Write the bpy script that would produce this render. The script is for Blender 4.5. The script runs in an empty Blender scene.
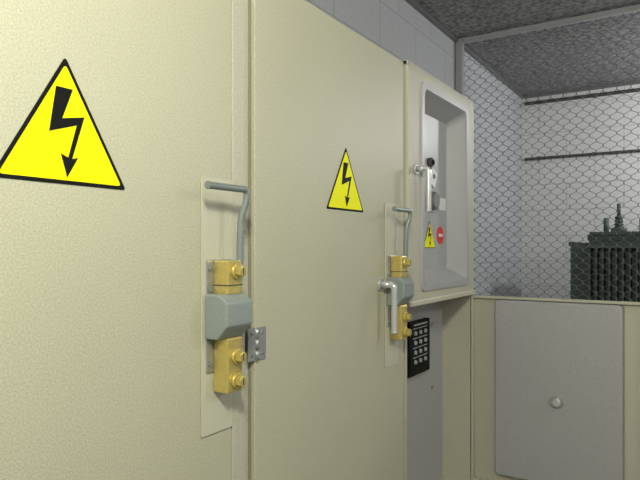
import bpy, bmesh, math
from mathutils import Vector, Matrix
S=bpy.context.scene
H=1.35
try:
    S.view_settings.view_transform='Standard'
except Exception: pass

# ---------- materials ----------
def mat(name,col,rough=.5,metal=0,noise=0,nscale=200,bump=0,bscale=200,spec=.5,blot=0):
    m=bpy.data.materials.new(name); m.use_nodes=True
    nt=m.node_tree; b=nt.nodes['Principled BSDF']
    b.inputs['Base Color'].default_value=(*col,1)
    b.inputs['Roughness'].default_value=rough
    b.inputs['Metallic'].default_value=metal
    b.inputs['Specular IOR Level'].default_value=spec
    tc=nt.nodes.new('ShaderNodeTexCoord')
    if noise:
        n=nt.nodes.new('ShaderNodeTexNoise'); n.inputs['Scale'].default_value=nscale
        n.inputs['Detail'].default_value=4
        nt.links.new(tc.outputs['Object'],n.inputs['Vector'])
        r=nt.nodes.new('ShaderNodeMapRange')
        r.inputs['From Min'].default_value=.3; r.inputs['From Max'].default_value=.7
        r.inputs['To Min'].default_value=1-noise; r.inputs['To Max'].default_value=1+noise
        nt.links.new(n.outputs['Fac'],r.inputs['Value'])
        last=r.outputs['Result']
        if blot:
            n2=nt.nodes.new('ShaderNodeTexNoise'); n2.inputs['Scale'].default_value=2.5
            nt.links.new(tc.outputs['Object'],n2.inputs['Vector'])
            r2=nt.nodes.new('ShaderNodeMapRange')
            r2.inputs['To Min'].default_value=1-blot; r2.inputs['To Max'].default_value=1+blot
            nt.links.new(n2.outputs['Fac'],r2.inputs['Value'])
            mu=nt.nodes.new('ShaderNodeMath'); mu.operation='MULTIPLY'
            nt.links.new(last,mu.inputs[0]); nt.links.new(r2.outputs['Result'],mu.inputs[1]); last=mu.outputs[0]
        v=nt.nodes.new('ShaderNodeVectorMath'); v.operation='SCALE'
        v.inputs[0].default_value=col
        nt.links.new(last,v.inputs['Scale'])
        nt.links.new(v.outputs['Vector'],b.inputs['Base Color'])
    if bump:
        n=nt.nodes.new('ShaderNodeTexNoise'); n.inputs['Scale'].default_value=bscale
        nt.links.new(tc.outputs['Object'],n.inputs['Vector'])
        bp=nt.nodes.new('ShaderNodeBump'); bp.inputs['Strength'].default_value=bump
        bp.inputs['Distance'].default_value=.002
        nt.links.new(n.outputs['Fac'],bp.inputs['Height'])
        nt.links.new(bp.outputs['Normal'],b.inputs['Normal'])
    return m
PAINT=mat('beige_paint',(.49,.48,.355),.42,0,.16,260,.3,260,.4,.04)
PLATE=mat('pale_plate',(.55,.54,.42),.3,0,.05,260,.1,300,.5)
FRAMEP=mat('beige_paint_frame',(.50,.49,.385),.45,0,.12,260,.2,300,.4)
GREYP=mat('grey_panel',(.40,.40,.41),.35,0,.06,250,.15,300,.5)
DOORP=mat('grey_door_liner',(.40,.40,.41),.4,0,.08,160,.3,160,.5)
GROOVE=mat('groove_dark',(.27,.26,.19),.7)
STEEL=mat('painted_steel',(.25,.29,.28),.35,.35,.06,120)
BLOCK=mat('grey_green_block',(.27,.31,.30),.45,.1,.05,120)
ZINC=mat('zinc',(.42,.42,.43),.35,.6,.05,120)
BRASS=mat('brass',(.62,.50,.16),.32,.5,.08,90)
CHROME=mat('chrome_grey',(.62,.63,.64),.25,.5)
BLACK=mat('black',(.008,.008,.008),.6,spec=.12)
DARK=mat('dark_grey',(.06,.06,.065),.5)
MIDG=mat('knob_grey',(.16,.16,.165),.4)
YEL=mat('sign_yellow',(.93,.92,.003),.5,spec=.12)
WHITE=mat('white_label',(.8,.8,.8),.5)
RED=mat('red_label',(.75,.02,.02),.5)
GREEN=mat('transformer_green',(.085,.115,.10),.6,0,.1,40)
FENCE=mat('galvanised_wire',(.20,.205,.20),.5,.2)
CONC=mat('concrete_ceiling',(.26,.26,.26),.9,0,.5,28,.6,40,.2)
FLOORM=mat('concrete_floor',(.25,.245,.23),.6,0,.15,20,.3,60,.3)

def wallmat(name,col,axis):
    m=mat(name,col,.85,0,.05,40,.2,60,.2)
    nt=m.node_tree; b=nt.nodes['Principled BSDF']
    tc=nt.nodes.new('ShaderNodeTexCoord'); sp=nt.nodes.new('ShaderNodeSeparateXYZ'); cb=nt.nodes.new('ShaderNodeCombineXYZ')
    nt.links.new(tc.outputs['Object'],sp.inputs[0])
    nt.links.new(sp.outputs[axis],cb.inputs[0]); nt.links.new(sp.outputs[2],cb.inputs[1])
    br=nt.nodes.new('ShaderNodeTexBrick'); nt.links.new(cb.outputs[0],br.inputs['Vector'])
    br.inputs['Scale'].default_value=1; br.inputs['Brick Width'].default_value=.6; br.inputs['Row Height'].default_value=.3
    br.inputs['Mortar Size'].default_value=.006
    br.inputs['Color1'].default_value=(1,1,1,1); br.inputs['Color2'].default_value=(.97,.97,.97,1); br.inputs['Mortar'].default_value=(.78,.78,.78,1)
    mx=nt.nodes.new('ShaderNodeMix'); mx.data_type='RGBA'; mx.blend_type='MULTIPLY'; mx.inputs['Factor'].default_value=1
    old=b.inputs['Base Color'].links[0].from_socket
    nt.links.new(old,mx.inputs['A']); nt.links.new(br.outputs['Color'],mx.inputs['B'])
    nt.links.new(mx.outputs['Result'],b.inputs['Base Color'])
    return m
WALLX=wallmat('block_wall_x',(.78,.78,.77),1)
WALLY=wallmat('block_wall_y_shaded',(.52,.53,.55),0)  # greyer blockwork: the left wall's shadow is put into the base colour

# ---------- helpers ----------
def group(name,loc):
    e=bpy.data.objects.new(name,None); e.empty_display_size=.1; e.location=loc
    S.collection.objects.link(e); return e
def link(o,parent=None):
    S.collection.objects.link(o)
    if parent:
        o.parent=parent; o.matrix_parent_inverse=Matrix.Translation(-Vector(parent.location))
    return o
def finish(bm,name,m,parent,smooth=False):
    bmesh.ops.recalc_face_normals(bm,faces=bm.faces[:])
    me=bpy.data.meshes.new(name); bm.to_mesh(me); bm.free(); me.materials.append(m)
    if smooth:
        for p in me.polygons: p.use_smooth=True
    o=bpy.data.objects.new(name,me)
    return link(o,parent)
def addbox(bm,x0,x1,y0,y1,z0,z1):
    M=Matrix.Translation(((x0+x1)/2,(y0+y1)/2,(z0+z1)/2))@Matrix.Diagonal((x1-x0,y1-y0,z1-z0,1))
    return bmesh.ops.create_cube(bm,size=1,matrix=M)['verts']
def box(name,x0,x1,y0,y1,z0,z1,m,parent=None,bev=0,seg=2):
    bm=bmesh.new(); addbox(bm,x0,x1,y0,y1,z0,z1)
    if bev: bmesh.ops.bevel(bm,geom=bm.edges[:],offset=bev,segments=seg,affect='EDGES',profile=.5)
    return finish(bm,name,m,parent)
def boxes(name,L,m,parent=None,bev=0):
    bm=bmesh.new()
    for b in L: addbox(bm,*b)
    if bev: bmesh.ops.bevel(bm,geom=bm.edges[:],offset=bev,segments=2,affect='EDGES',profile=.5)
    return finish(bm,name,m,parent)
def cyl(name,p0,p1,r,m,parent=None,r2=None,seg=24,bev=0):
    p0=Vector(p0);p1=Vector(p1);d=p1-p0
    bm=bmesh.new()
    Mx=Matrix.Translation((p0+p1)/2)@d.to_track_quat('Z','Y').to_matrix().to_4x4()
    bmesh.ops.create_cone(bm,cap_ends=True,segments=seg,radius1=r,radius2=r if r2 is None else r2,depth=d.length,matrix=Mx)
    if bev:
        es=[e for e in bm.edges if len(e.link_faces)==2 and any(len(f.verts)>4 for f in e.link_faces)]
        bmesh.ops.bevel(bm,geom=es,offset=bev,segments=2,affect='EDGES',profile=.5)
    o=finish(bm,name,m,parent)
    for p in o.data.polygons: p.use_smooth=len(p.vertices)==4 and seg>8
    return o
def fillet(pts,r,n=6):
    pts=[Vector(p) for p in pts]; out=[pts[0]]
    for i in range(1,len(pts)-1):
        a=(pts[i-1]-pts[i]); b=(pts[i+1]-pts[i])
        rr=min(r,a.length*.49,b.length*.49)
        A=pts[i]+a.normalized()*rr; B=pts[i]+b.normalized()*rr
        for k in range(n+1):
            t=k/n; out.append(A*(1-t)**2+pts[i]*2*t*(1-t)+B*t*t)
    out.append(pts[-1]); return out
def tubes(name,polys,r,m,parent=None,res=4):
    cu=bpy.data.curves.new(name+'_c','CURVE'); cu.dimensions='3D'; cu.bevel_depth=r; cu.bevel_resolution=res; cu.use_fill_caps=True
    for pts in polys:
        sp=cu.splines.new('POLY'); sp.points.add(len(pts)-1)
        for q,p in zip(sp.points,pts): q.co=(p[0],p[1],p[2],1)
    o=bpy.data.objects.new(name+'_c',cu); S.collection.objects.link(o)
    dg=bpy.context.evaluated_depsgraph_get(); me=bpy.data.meshes.new_from_object(o.evaluated_get(dg))
    bpy.data.objects.remove(o); me.materials.clear(); me.materials.append(m); me.name=name
    for p in me.polygons: p.use_smooth=True
    ob=bpy.data.objects.new(name,me); return link(ob,parent)
def rrect(x0,x1,z0,z1,r,y,n=5):
    pts=[]
    for cx,cz,a0 in((x1-r,z1-r,0),(x0+r,z1-r,90),(x0+r,z0+r,180),(x1-r,z0+r,270)):
        for k in range(n+1):
            a=math.radians(a0+90*k/n); pts.append((cx+r*math.cos(a),y,cz+r*math.sin(a)))
    return pts
def loft(name,loops,m,parent=None,cap=True,plane=None,capstart=False):
    bm=bmesh.new(); prev=None;first=None
    for L in loops:
        vs=[bm.verts.new(p if plane is None else plane(p)) for p in L]
        if first is None: first=vs
        if prev:
            for i in range(len(vs)):
                j=(i+1)%len(vs); bm.faces.new((prev[i],prev[j],vs[j],vs[i]))
        prev=vs
    if cap: bm.faces.new(prev)
    if capstart: bm.faces.new(first)
    return finish(bm,name,m,parent)
def flatpoly(name,pts,y,th,m,parent):
    bm=bmesh.new()
    f=bm.faces.new([bm.verts.new((p[0],y,p[1])) for p in pts])
    r=bmesh.ops.extrude_face_region(bm,geom=[f])
    for v in [g for g in r['geom'] if isinstance(g,bmesh.types.BMVert)]: v.co.y-=th
    return finish(bm,name,m,parent)

# ---------- room ----------
XB,YL,ZC=7.4,.80,H+1.82
XN,YR=-2.2,-3.6
box('floor',XN,XB,YR,YL,-.1,0,FLOORM)
box('ceiling',XN,XB,YR,YL,ZC,ZC+.1,CONC)
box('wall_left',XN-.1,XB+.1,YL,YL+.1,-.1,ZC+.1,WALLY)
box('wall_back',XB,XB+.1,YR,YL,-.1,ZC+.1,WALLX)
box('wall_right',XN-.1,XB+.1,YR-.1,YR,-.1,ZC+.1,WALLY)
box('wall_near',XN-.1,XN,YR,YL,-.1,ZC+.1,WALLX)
box('trim_1',XB-.05,XB,YR,YL,ZC-.03,ZC,MIDG)
box('trim_2',XN,XB-.06,YL-.03,YL,ZC-.03,ZC,MIDG)
for nm,zc,r in(('wall_conduit',H+1.06,.016),('wall_conduit',H+1.72,.02)):
    g=group(nm,(XB-.03,-1,zc))
    tubes('pipe',[[(XB-.03,YR+.01,zc),(XB-.03,YL-.04,zc)]],r,DARK,g)
    boxes('clips',[(XB-.045,XB,y-.015,y+.015,zc-.02,zc+.02) for y in(-3,-2,-1,0,.6)],DARK,g)

# ---------- cabinets ----------
ZT=H+.757
def hinge(g,cx,z0,z1):
    box('hinge_leaf_left',cx-.036,cx-.004,-.004,.0,z0,z1,ZINC,g,.001)
    box('hinge_leaf_right',cx+.004,cx+.040,-.004,.0,z0,z1,ZINC,g,.001)
    n=3;h=(z1-z0)/n
    for i in range(n):
        cyl('hinge_knuckle_%d'%i,(cx,-.004,z0+i*h+.0015),(cx,-.004,z0+(i+1)*h-.0015),.0055,ZINC,g,seg=16)
    for sx in(-.021,.024):
        for z in(z0+.016,z1-.016):
            cyl('hinge_screw',(cx+sx,-.004,z),(cx+sx,-.006,z),.005,STEEL,g,seg=14)
def cabinet(x0,x1,d0,d1,strip=0,hx=None):
    g=group('switchgear_cabinet',((x0+x1)/2,.4,0))
    box('carcass',x0,x1,.02,YL-.02,.1,ZT,FRAMEP,g,.003)
    box('plinth',x0,x1,.05,YL-.02,0,.1,DARK,g)
    box('gasket',d0-.004,d1+.004,.012,.03,.14,ZT-.006,GROOVE,g)
    dd=d1-strip
    box('cabinet_front_panel',d0,dd-(.003 if strip else 0),0,.016,.15,ZT-.012,PAINT,g,.003)
    if strip: box('panel_edge_strip',dd,d1,-.001,.016,.15,ZT-.012,FRAMEP,g,.003)
    if hx:
        hinge(g,hx,H-.300,H-.212); hinge(g,hx,H-1.05,H-.96)
    return g
cabinet(-.74,.244,-.69,.225)
cabinet(.246,1.236,.30,1.217,.05)
cabinet(1.238,2.22,1.258,2.212,0,1.262)

g=group('control_cabinet',(2.64,.4,0))
x0,x1=2.224,3.066
zb=H-.235
box('roof',x0,x1,-.012,YL-.02,ZT-.02,ZT,FRAMEP,g,.003)
bx0,bx1,bz0,bz1=2.355,2.955,H-.185,H+.705
def rectloop(a,b,c,d,y,n=5):
    pts=[]
    for cx,cz in((b,d),(a,d),(a,c),(b,c)):
        for k in range(n+1): pts.append((cx,y,cz))
    return pts
loft('upper_front',[rectloop(x0,x1,zb,ZT,.06),rectloop(x0,x1,zb,ZT,-.006),rectloop(x0+.006,x1-.006,zb+.006,ZT-.006,-.012),
   rrect(bx0,bx1,bz0,bz1,.03,-.012)],FRAMEP,g,cap=False)
loft('recessed_panel',[rrect(bx0,bx1,bz0,bz1,.03,-.012),rrect(bx0+.002,bx1-.002,bz0+.002,bz1-.002,.03,-.02),
   rrect(bx0+.028,bx1-.028,bz0+.028,bz1-.028,.03,-.02),rrect(bx0+.036,bx1-.036,bz0+.036,bz1-.036,.03,-.008),
   rrect(bx0+.075,bx1-.075,bz0+.085,bz1-.085,.03,.07)],GREYP,g)
box('side_left',x0,x0+.02,.06,YL-.02,.1,ZT-.02,FRAMEP,g)
box('side_left_front',x0,x0+.02,0,.06,.1,zb,FRAMEP,g)
box('side_right',x1-.03,x1,.06,YL-.02,.1,ZT-.02,FRAMEP,g)
box('side_right_front',x1-.03,x1,0,.06,.1,zb,FRAMEP,g)
box('shelf',x0+.02,x1-.03,.0,YL-.02,zb,zb+.02,FRAMEP,g)
box('back',x0,x1,YL-.04,YL-.02,.1,ZT,FRAMEP,g)
box('base_plinth',x0,x1,.04,YL-.02,0,.1,DARK,g)
box('base',x0,x1,0,YL-.02,.1,.13,FRAMEP,g)
box('inner_plate',x0+.02,x1-.03,.15,.16,.13,zb,GREYP,g)
box('bottom_bead',x0,x1,-.022,-.008,zb-.004,zb+.018,PLATE,g,.004)
box('meter_module',2.56,2.80,.125,.15,H-.60,H-.345,BLACK,g,.004)
bm=bmesh.new()
for i in range(4):
    for j in range(3):
        bmesh.ops.create_cone(bm,cap_ends=True,segments=14,radius1=.011,radius2=.009,depth=.01,
          matrix=Matrix.Translation((2.615+j*.06,.122,H-.40-i*.045))@Matrix.Rotation(math.pi/2,4,'X'))
finish(bm,'module_buttons',GREYP,g)
boxes('module_legends',[(2.59+j*.06,2.64+j*.06,.123,.126,H-.381-i*.045,H-.377-i*.045) for i in range(4) for j in range(3)]+[(2.60,2.76,.123,.126,H-.366,H-.358)],GREYP,g)
boxes('plate_screws',[(2.88,2.9,.144,.15,H-.4,H-.38),(2.88,2.9,.144,.15,H-.72,H-.70)],ZINC,g)
P=.07
cyl('indicator_bezel',(2.645,P,H+.40),(2.645,P-.02,H+.40),.022,DARK,g,bev=.003)
cyl('indicator_lens',(2.645,P-.02,H+.40),(2.645,P-.028,H+.40),.013,BLACK,g,bev=.003)
o=box('tag',-.035,.035,-.002,.002,-.04,.04,WHITE,None); o.rotation_euler=(0,math.radians(25),0); o.location=(2.695,P-.004,H+.335)
o.parent=g; o.matrix_parent_inverse=Matrix.Translation(-Vector(g.location))
cyl('tag_mark',(2.70,P-.006,H+.34),(2.70,P-.008,H+.34),.012,DARK,g)
cyl('rotary_base',(2.672,P,H+.222),(2.672,P-.010,H+.222),.055,GREYP,g,bev=.004)
cyl('rotary_knob',(2.672,P-.010,H+.222),(2.672,P-.032,H+.222),.045,MIDG,g,r2=.039,bev=.004)
box('name_label',2.775,2.86,P-.003,P,H+.185,H+.245,WHITE,g)
dx=3.062
DT=zb-.01; DB=.15
box('open_door_skin',dx,dx+.016,-.838,-.004,DB,DT,FRAMEP,g,.002)
boxes('open_door_flange',[(dx-.025,dx,-.838,-.826,DB,DT),(dx-.025,dx,-.016,-.004,DB,DT),(dx-.025,dx,-.83,-.01,DT-.012,DT),(dx-.025,dx,-.83,-.01,DB,DB+.012)],FRAMEP,g,.002)
pl=lambda p:(dx+p[1],p[0],p[2])
loft('liner_gasket',[rrect(-.713,-.127,DB+.053,DT-.013,.025,0),rrect(-.713,-.127,DB+.053,DT-.013,.025,-.004)],GROOVE,g,plane=pl)
loft('door_liner',[rrect(-.706,-.128,DB+.06,DT-.016,.02,0),rrect(-.706,-.128,DB+.06,DT-.016,.02,-.032),rrect(-.698,-.136,DB+.068,DT-.024,.015,-.04)],DOORP,g,plane=pl)
ky=-.427;kz=H-.735
cyl('liner_knob_base',(dx-.04,ky,kz),(dx-.046,ky,kz),.032,ZINC,g,bev=.002)
cyl('liner_knob',(dx-.046,ky,kz),(dx-.066,ky,kz),.02,CHROME,g,bev=.004)
for z in(H-.40,H-1.0):
    cyl('open_door_hinge_pin',(dx+.012,-.002,z-.04),(dx+.012,-.002,z+.04),.008,ZINC,g)

# ---------- signs ----------
BOLT=[(-.07,.64),(.055,.64),(-.025,.435),(.145,.47),(.05,.175),(.095,.185),(.012,.045),(-.035,.2),(.02,.18),(.085,.405),(-.12,.335)]
def sign(cx,zb_,w,y,name='high_voltage_warning_sign',border=.022):
    g=group(name,(cx,y,zb_))
    def tri(ins,yy,th,m,nm):
        A=[(-.5,0),(.5,0),(0,.85)]; c=(0,.2833)
        k=1-ins/.2833
        A=[(c[0]+(a[0]-c[0])*k,c[1]+(a[1]-c[1])*k) for a in A]
        pts=[]
        P3=[Vector((a[0],a[1],0)) for a in A]
        r=.03
        for i in range(3):
            p=P3[i];a=(P3[i-1]-p).normalized()*r;b=(P3[(i+1)%3]-p).normalized()*r
            for q in range(5):
                t=q/4; v=(p+a)*(1-t)**2+p*2*t*(1-t)+(p+b)*t*t
                pts.append((cx+v.x*w,zb_+v.y*w))
        flatpoly(nm,pts,yy,th,m,g)
    tri(0,y,.0012,BLACK,'border')
    tri(border,y-.0012,.0006,YEL,'field')
    flatpoly('lightning_bolt',[(cx+a*w,zb_+b*w) for a,b in BOLT],y-.0018,.0005,BLACK,g)
sign(.692,H+.119,.280,-.0002,border=.026)
sign(1.744,H+.125,.250,-.0002,border=.026)
sign(2.655,H+.0,.15,P-.0002)
g=group('no_entry_label',(2.79,P,H+.062))
cyl('disc',(2.79,P,H+.062),(2.79,P-.003,H+.062),.042,RED,g,seg=40)
box('bar',2.765,2.815,P-.005,P-.003,H+.055,H+.069,WHITE,g)

# ---------- latch devices ----------
def latch(ox):
    g=group('interlock_latch',(ox+1.12,0,H-.15))
    X=lambda a:a+ox
    box('backing_sheet',X(1.052),X(1.163),-.0045,-.0012,H-.45,H+.171,PLATE,g,.0008)
    box('mount_plate',X(1.065),X(1.160),-.008,-.0045,H-.30,H-.028,ZINC,g,.0015)
    for z in(-.05,-.1,-.225,-.28):
        cyl('screw',(X(1.076),-.008,H+z),(X(1.076),-.012,H+z),.006,STEEL,g,seg=12)
    box('upper_lock',X(1.088),X(1.142),-.054,-.008,H-.112,H-.030,BRASS,g,.004)
    box('lower_lock',X(1.088),X(1.142),-.054,-.008,H-.348,H-.216,BRASS,g,.004)
    for n,z in(('a',-.056),('b',-.262),('c',-.320)):
        cyl('key_collar_'+n,(X(1.117),-.054,H+z),(X(1.117),-.062,H+z),.019,BRASS,g,bev=.002)
        cyl('key_knob_'+n,(X(1.117),-.062,H+z),(X(1.117),-.078,H+z),.014,BRASS,g,seg=6,bev=.002)
        box('key_slot_'+n,X(1.115),X(1.119),-.0785,-.077,H+z-.008,H+z+.008,DARK,g)
    box('lock_seam',X(1.0875),X(1.1425),-.0545,-.009,H-.091,H-.088,DARK,g)
    bm=bmesh.new()
    zt,zb_=H-.110,H-.217
    prof=[(zt,-.008),(zt,-.05),(zt-.018,-.078),(zb_+.034,-.078),(zb_,-.045),(zb_,-.008)]
    a=[bm.verts.new((X(1.058),y,z)) for z,y in prof]; b=[bm.verts.new((X(1.153),y,z)) for z,y in prof]
    bm.faces.new(a); bm.faces.new(b)
    for i in range(len(a)):
        j=(i+1)%len(a); bm.faces.new((a[i],a[j],b[j],b[i]))
    bmesh.ops.recalc_face_normals(bm,faces=bm.faces[:])
    bmesh.ops.bevel(bm,geom=bm.edges[:],offset=.004,segments=2,affect='EDGES',profile=.5)
    finish(bm,'sliding_bolt_block',BLOCK,g)
    pts=fillet([(X(1.015),-.058,H+.143),(X(1.150),-.062,H+.143),(X(1.150),-.060,H+.115),(X(1.142),-.048,H+.072),(X(1.142),-.046,H-.04)],.014)
    tubes('bent_rod',[pts],.0085,STEEL,g,6)
    cyl('rod_tip',(X(1.013),-.058,H+.143),(X(1.017),-.058,H+.143),.0095,STEEL,g)
latch(0); latch(.985)

def handle(x,z,y=0):
    g=group('lever_handle',(x,y,z))
    cyl('rosette',(x,y,z),(x,y-.008,z),.024,CHROME,g,bev=.003)
    cyl('shaft',(x,y-.008,z),(x,y-.045,z),.013,CHROME,g)
    pts=fillet([(x,y-.03,z),(x,y-.058,z),(x,y-.058,z-.17)],.018)
    tubes('lever',[pts],.0115,CHROME,g,6)
    cyl('lever_end',(x,y-.058,z-.168),(x,y-.058,z-.178),.0125,CHROME,g,bev=.003)
handle(2.0,H-.135)
handle(2.30,H+.325,-.012)

# ---------- fence ----------
XF=5.08
g=group('chain_link_fence',(XF,-1.3,0))
w=.048;h=.085;yend=YR+.02;ystart=YL-.07
ncol=int((ystart-yend)/w)
polys=[]
zz0=.06;zz1=ZC-.04;rows=int((zz1-zz0)/h*2)
for i in range(ncol):
    y0=ystart-i*w-w/2; pts=[]
    for k in range(rows+1):
        s=1 if (k+i)%2==0 else -1
        z=zz0+k*h/2
        pts.append((XF+s*.003,y0+s*w*.47,z-.009)); pts.append((XF+s*.003,y0+s*w*.47,z+.009))
    polys.append(pts)
tubes('wire_mesh',polys,.0025,FENCE,g,1)
box('post_wall',XF-.03,XF+.03,YL-.065,YL-.005,0,ZC,GREYP,g,.004)
box('post_mid',XF-.03,XF+.03,-1.7,-1.64,0,ZC,GREYP,g,.004)
boxes('rails',[(XF-.02,XF+.02,yend,ystart,.02,.06),(XF-.02,XF+.02,yend,ystart,ZC-.04,ZC)],GREYP,g)

# ---------- transformer ----------
g=group('power_transformer',(6.5,-.6,0))
ty0,ty1=-1.35,-.12
box('tank',6.15,6.85,ty0,ty1,.15,H+.10,GREEN,g,.01)
box('lid',6.08,6.92,ty0-.05,ty1-.02,H+.12,H+.15,GREEN,g,.004)
boxes('lid_flange',[(6.13,6.87,ty0-.02,ty1+.01,H+.07,H+.125)],GREEN,g)
F=[]
k=ty0+.04
while k<ty1-.02:
    F.append((5.98,6.15,k,k+.014,.35,H+.03)); k+=.055
k=6.2
while k<6.82:
    F.append((k,k+.014,ty1,ty1+.17,.35,H+.05)); k+=.055
boxes('cooling_fins',F,GREEN,g)
boxes('fin_headers',[(6.18,6.83,ty1+.16,ty1+.185,H+.02,H+.06),(6.18,6.83,ty1+.16,ty1+.185,.35,.40),(5.965,5.99,ty0+.03,ty1-.03,H-.0,H+.04),(5.965,5.99,ty0+.03,ty1-.03,.35,.4)],GREEN,g)
for i,y in enumerate((-.36,-.68,-1.0)):
    cyl('bushing_base_%d'%i,(6.3,y,H+.15),(6.3,y,H+.19),.07,GREEN,g)
    for j in range(4):
        cyl('shed_%d_%d'%(i,j),(6.3,y,H+.185+j*.03),(6.3,y,H+.215+j*.03),.05-.004*j,GREEN,g,r2=.028)
    cyl('terminal_%d'%i,(6.3,y,H+.30),(6.3,y,H+.42),.016,GREEN,g)
    cyl('low_bushing_%d'%i,(6.65,y+.15,H+.15),(6.65,y+.15,H+.30),.025,GREEN,g)
boxes('skids',[(6.1,6.9,ty0+.1,ty0+.2,0,.15),(6.1,6.9,ty1-.2,ty1-.1,0,.15)],GREEN,g)

# ---------- lamps ----------
def pendant(x,y,z,r,st,col):
    g=group('unseen_pendant_lamp',(x,y,ZC))
    cyl('ceiling_rose',(x,y,ZC),(x,y,ZC-.03),.05,WHITE,g)
    cyl('stem',(x,y,ZC-.03),(x,y,z+r),.01,WHITE,g)
    m=bpy.data.materials.new('lamp_globe'); m.use_nodes=True
    b=m.node_tree.nodes['Principled BSDF']
    b.inputs['Emission Color'].default_value=(*col,1); b.inputs['Emission Strength'].default_value=st
    bm=bmesh.new(); bmesh.ops.create_uvsphere(bm,u_segments=16,v_segments=10,radius=r,matrix=Matrix.Translation((x,y,z)))
    finish(bm,'globe',m,g,True)
pendant(-.05,-1.05,2.25,.12,215,(1,.99,.84))
pendant(2.4,-2.6,2.4,.13,65,(1,.99,.93))
pendant(6.2,-1.9,2.65,.13,130,(.98,.99,1))  # added out of view to brighten the ceiling, far walls and fence
W=bpy.data.worlds.new('w'); S.world=W; W.use_nodes=True
W.node_tree.nodes['Background'].inputs[0].default_value=(.5,.5,.5,1); W.node_tree.nodes['Background'].inputs[1].default_value=.1

# ---------- camera ----------
cam=bpy.data.cameras.new('camera'); cam.sensor_width=36; cam.lens=600/640*36; cam.shift_y=8/640; cam.clip_start=.05
co=bpy.data.objects.new('camera',cam); S.collection.objects.link(co)
co.location=(0,-1,H)
th=math.atan(379/600)
co.rotation_euler=(math.pi/2,0,th-math.pi/2)
S.camera=co
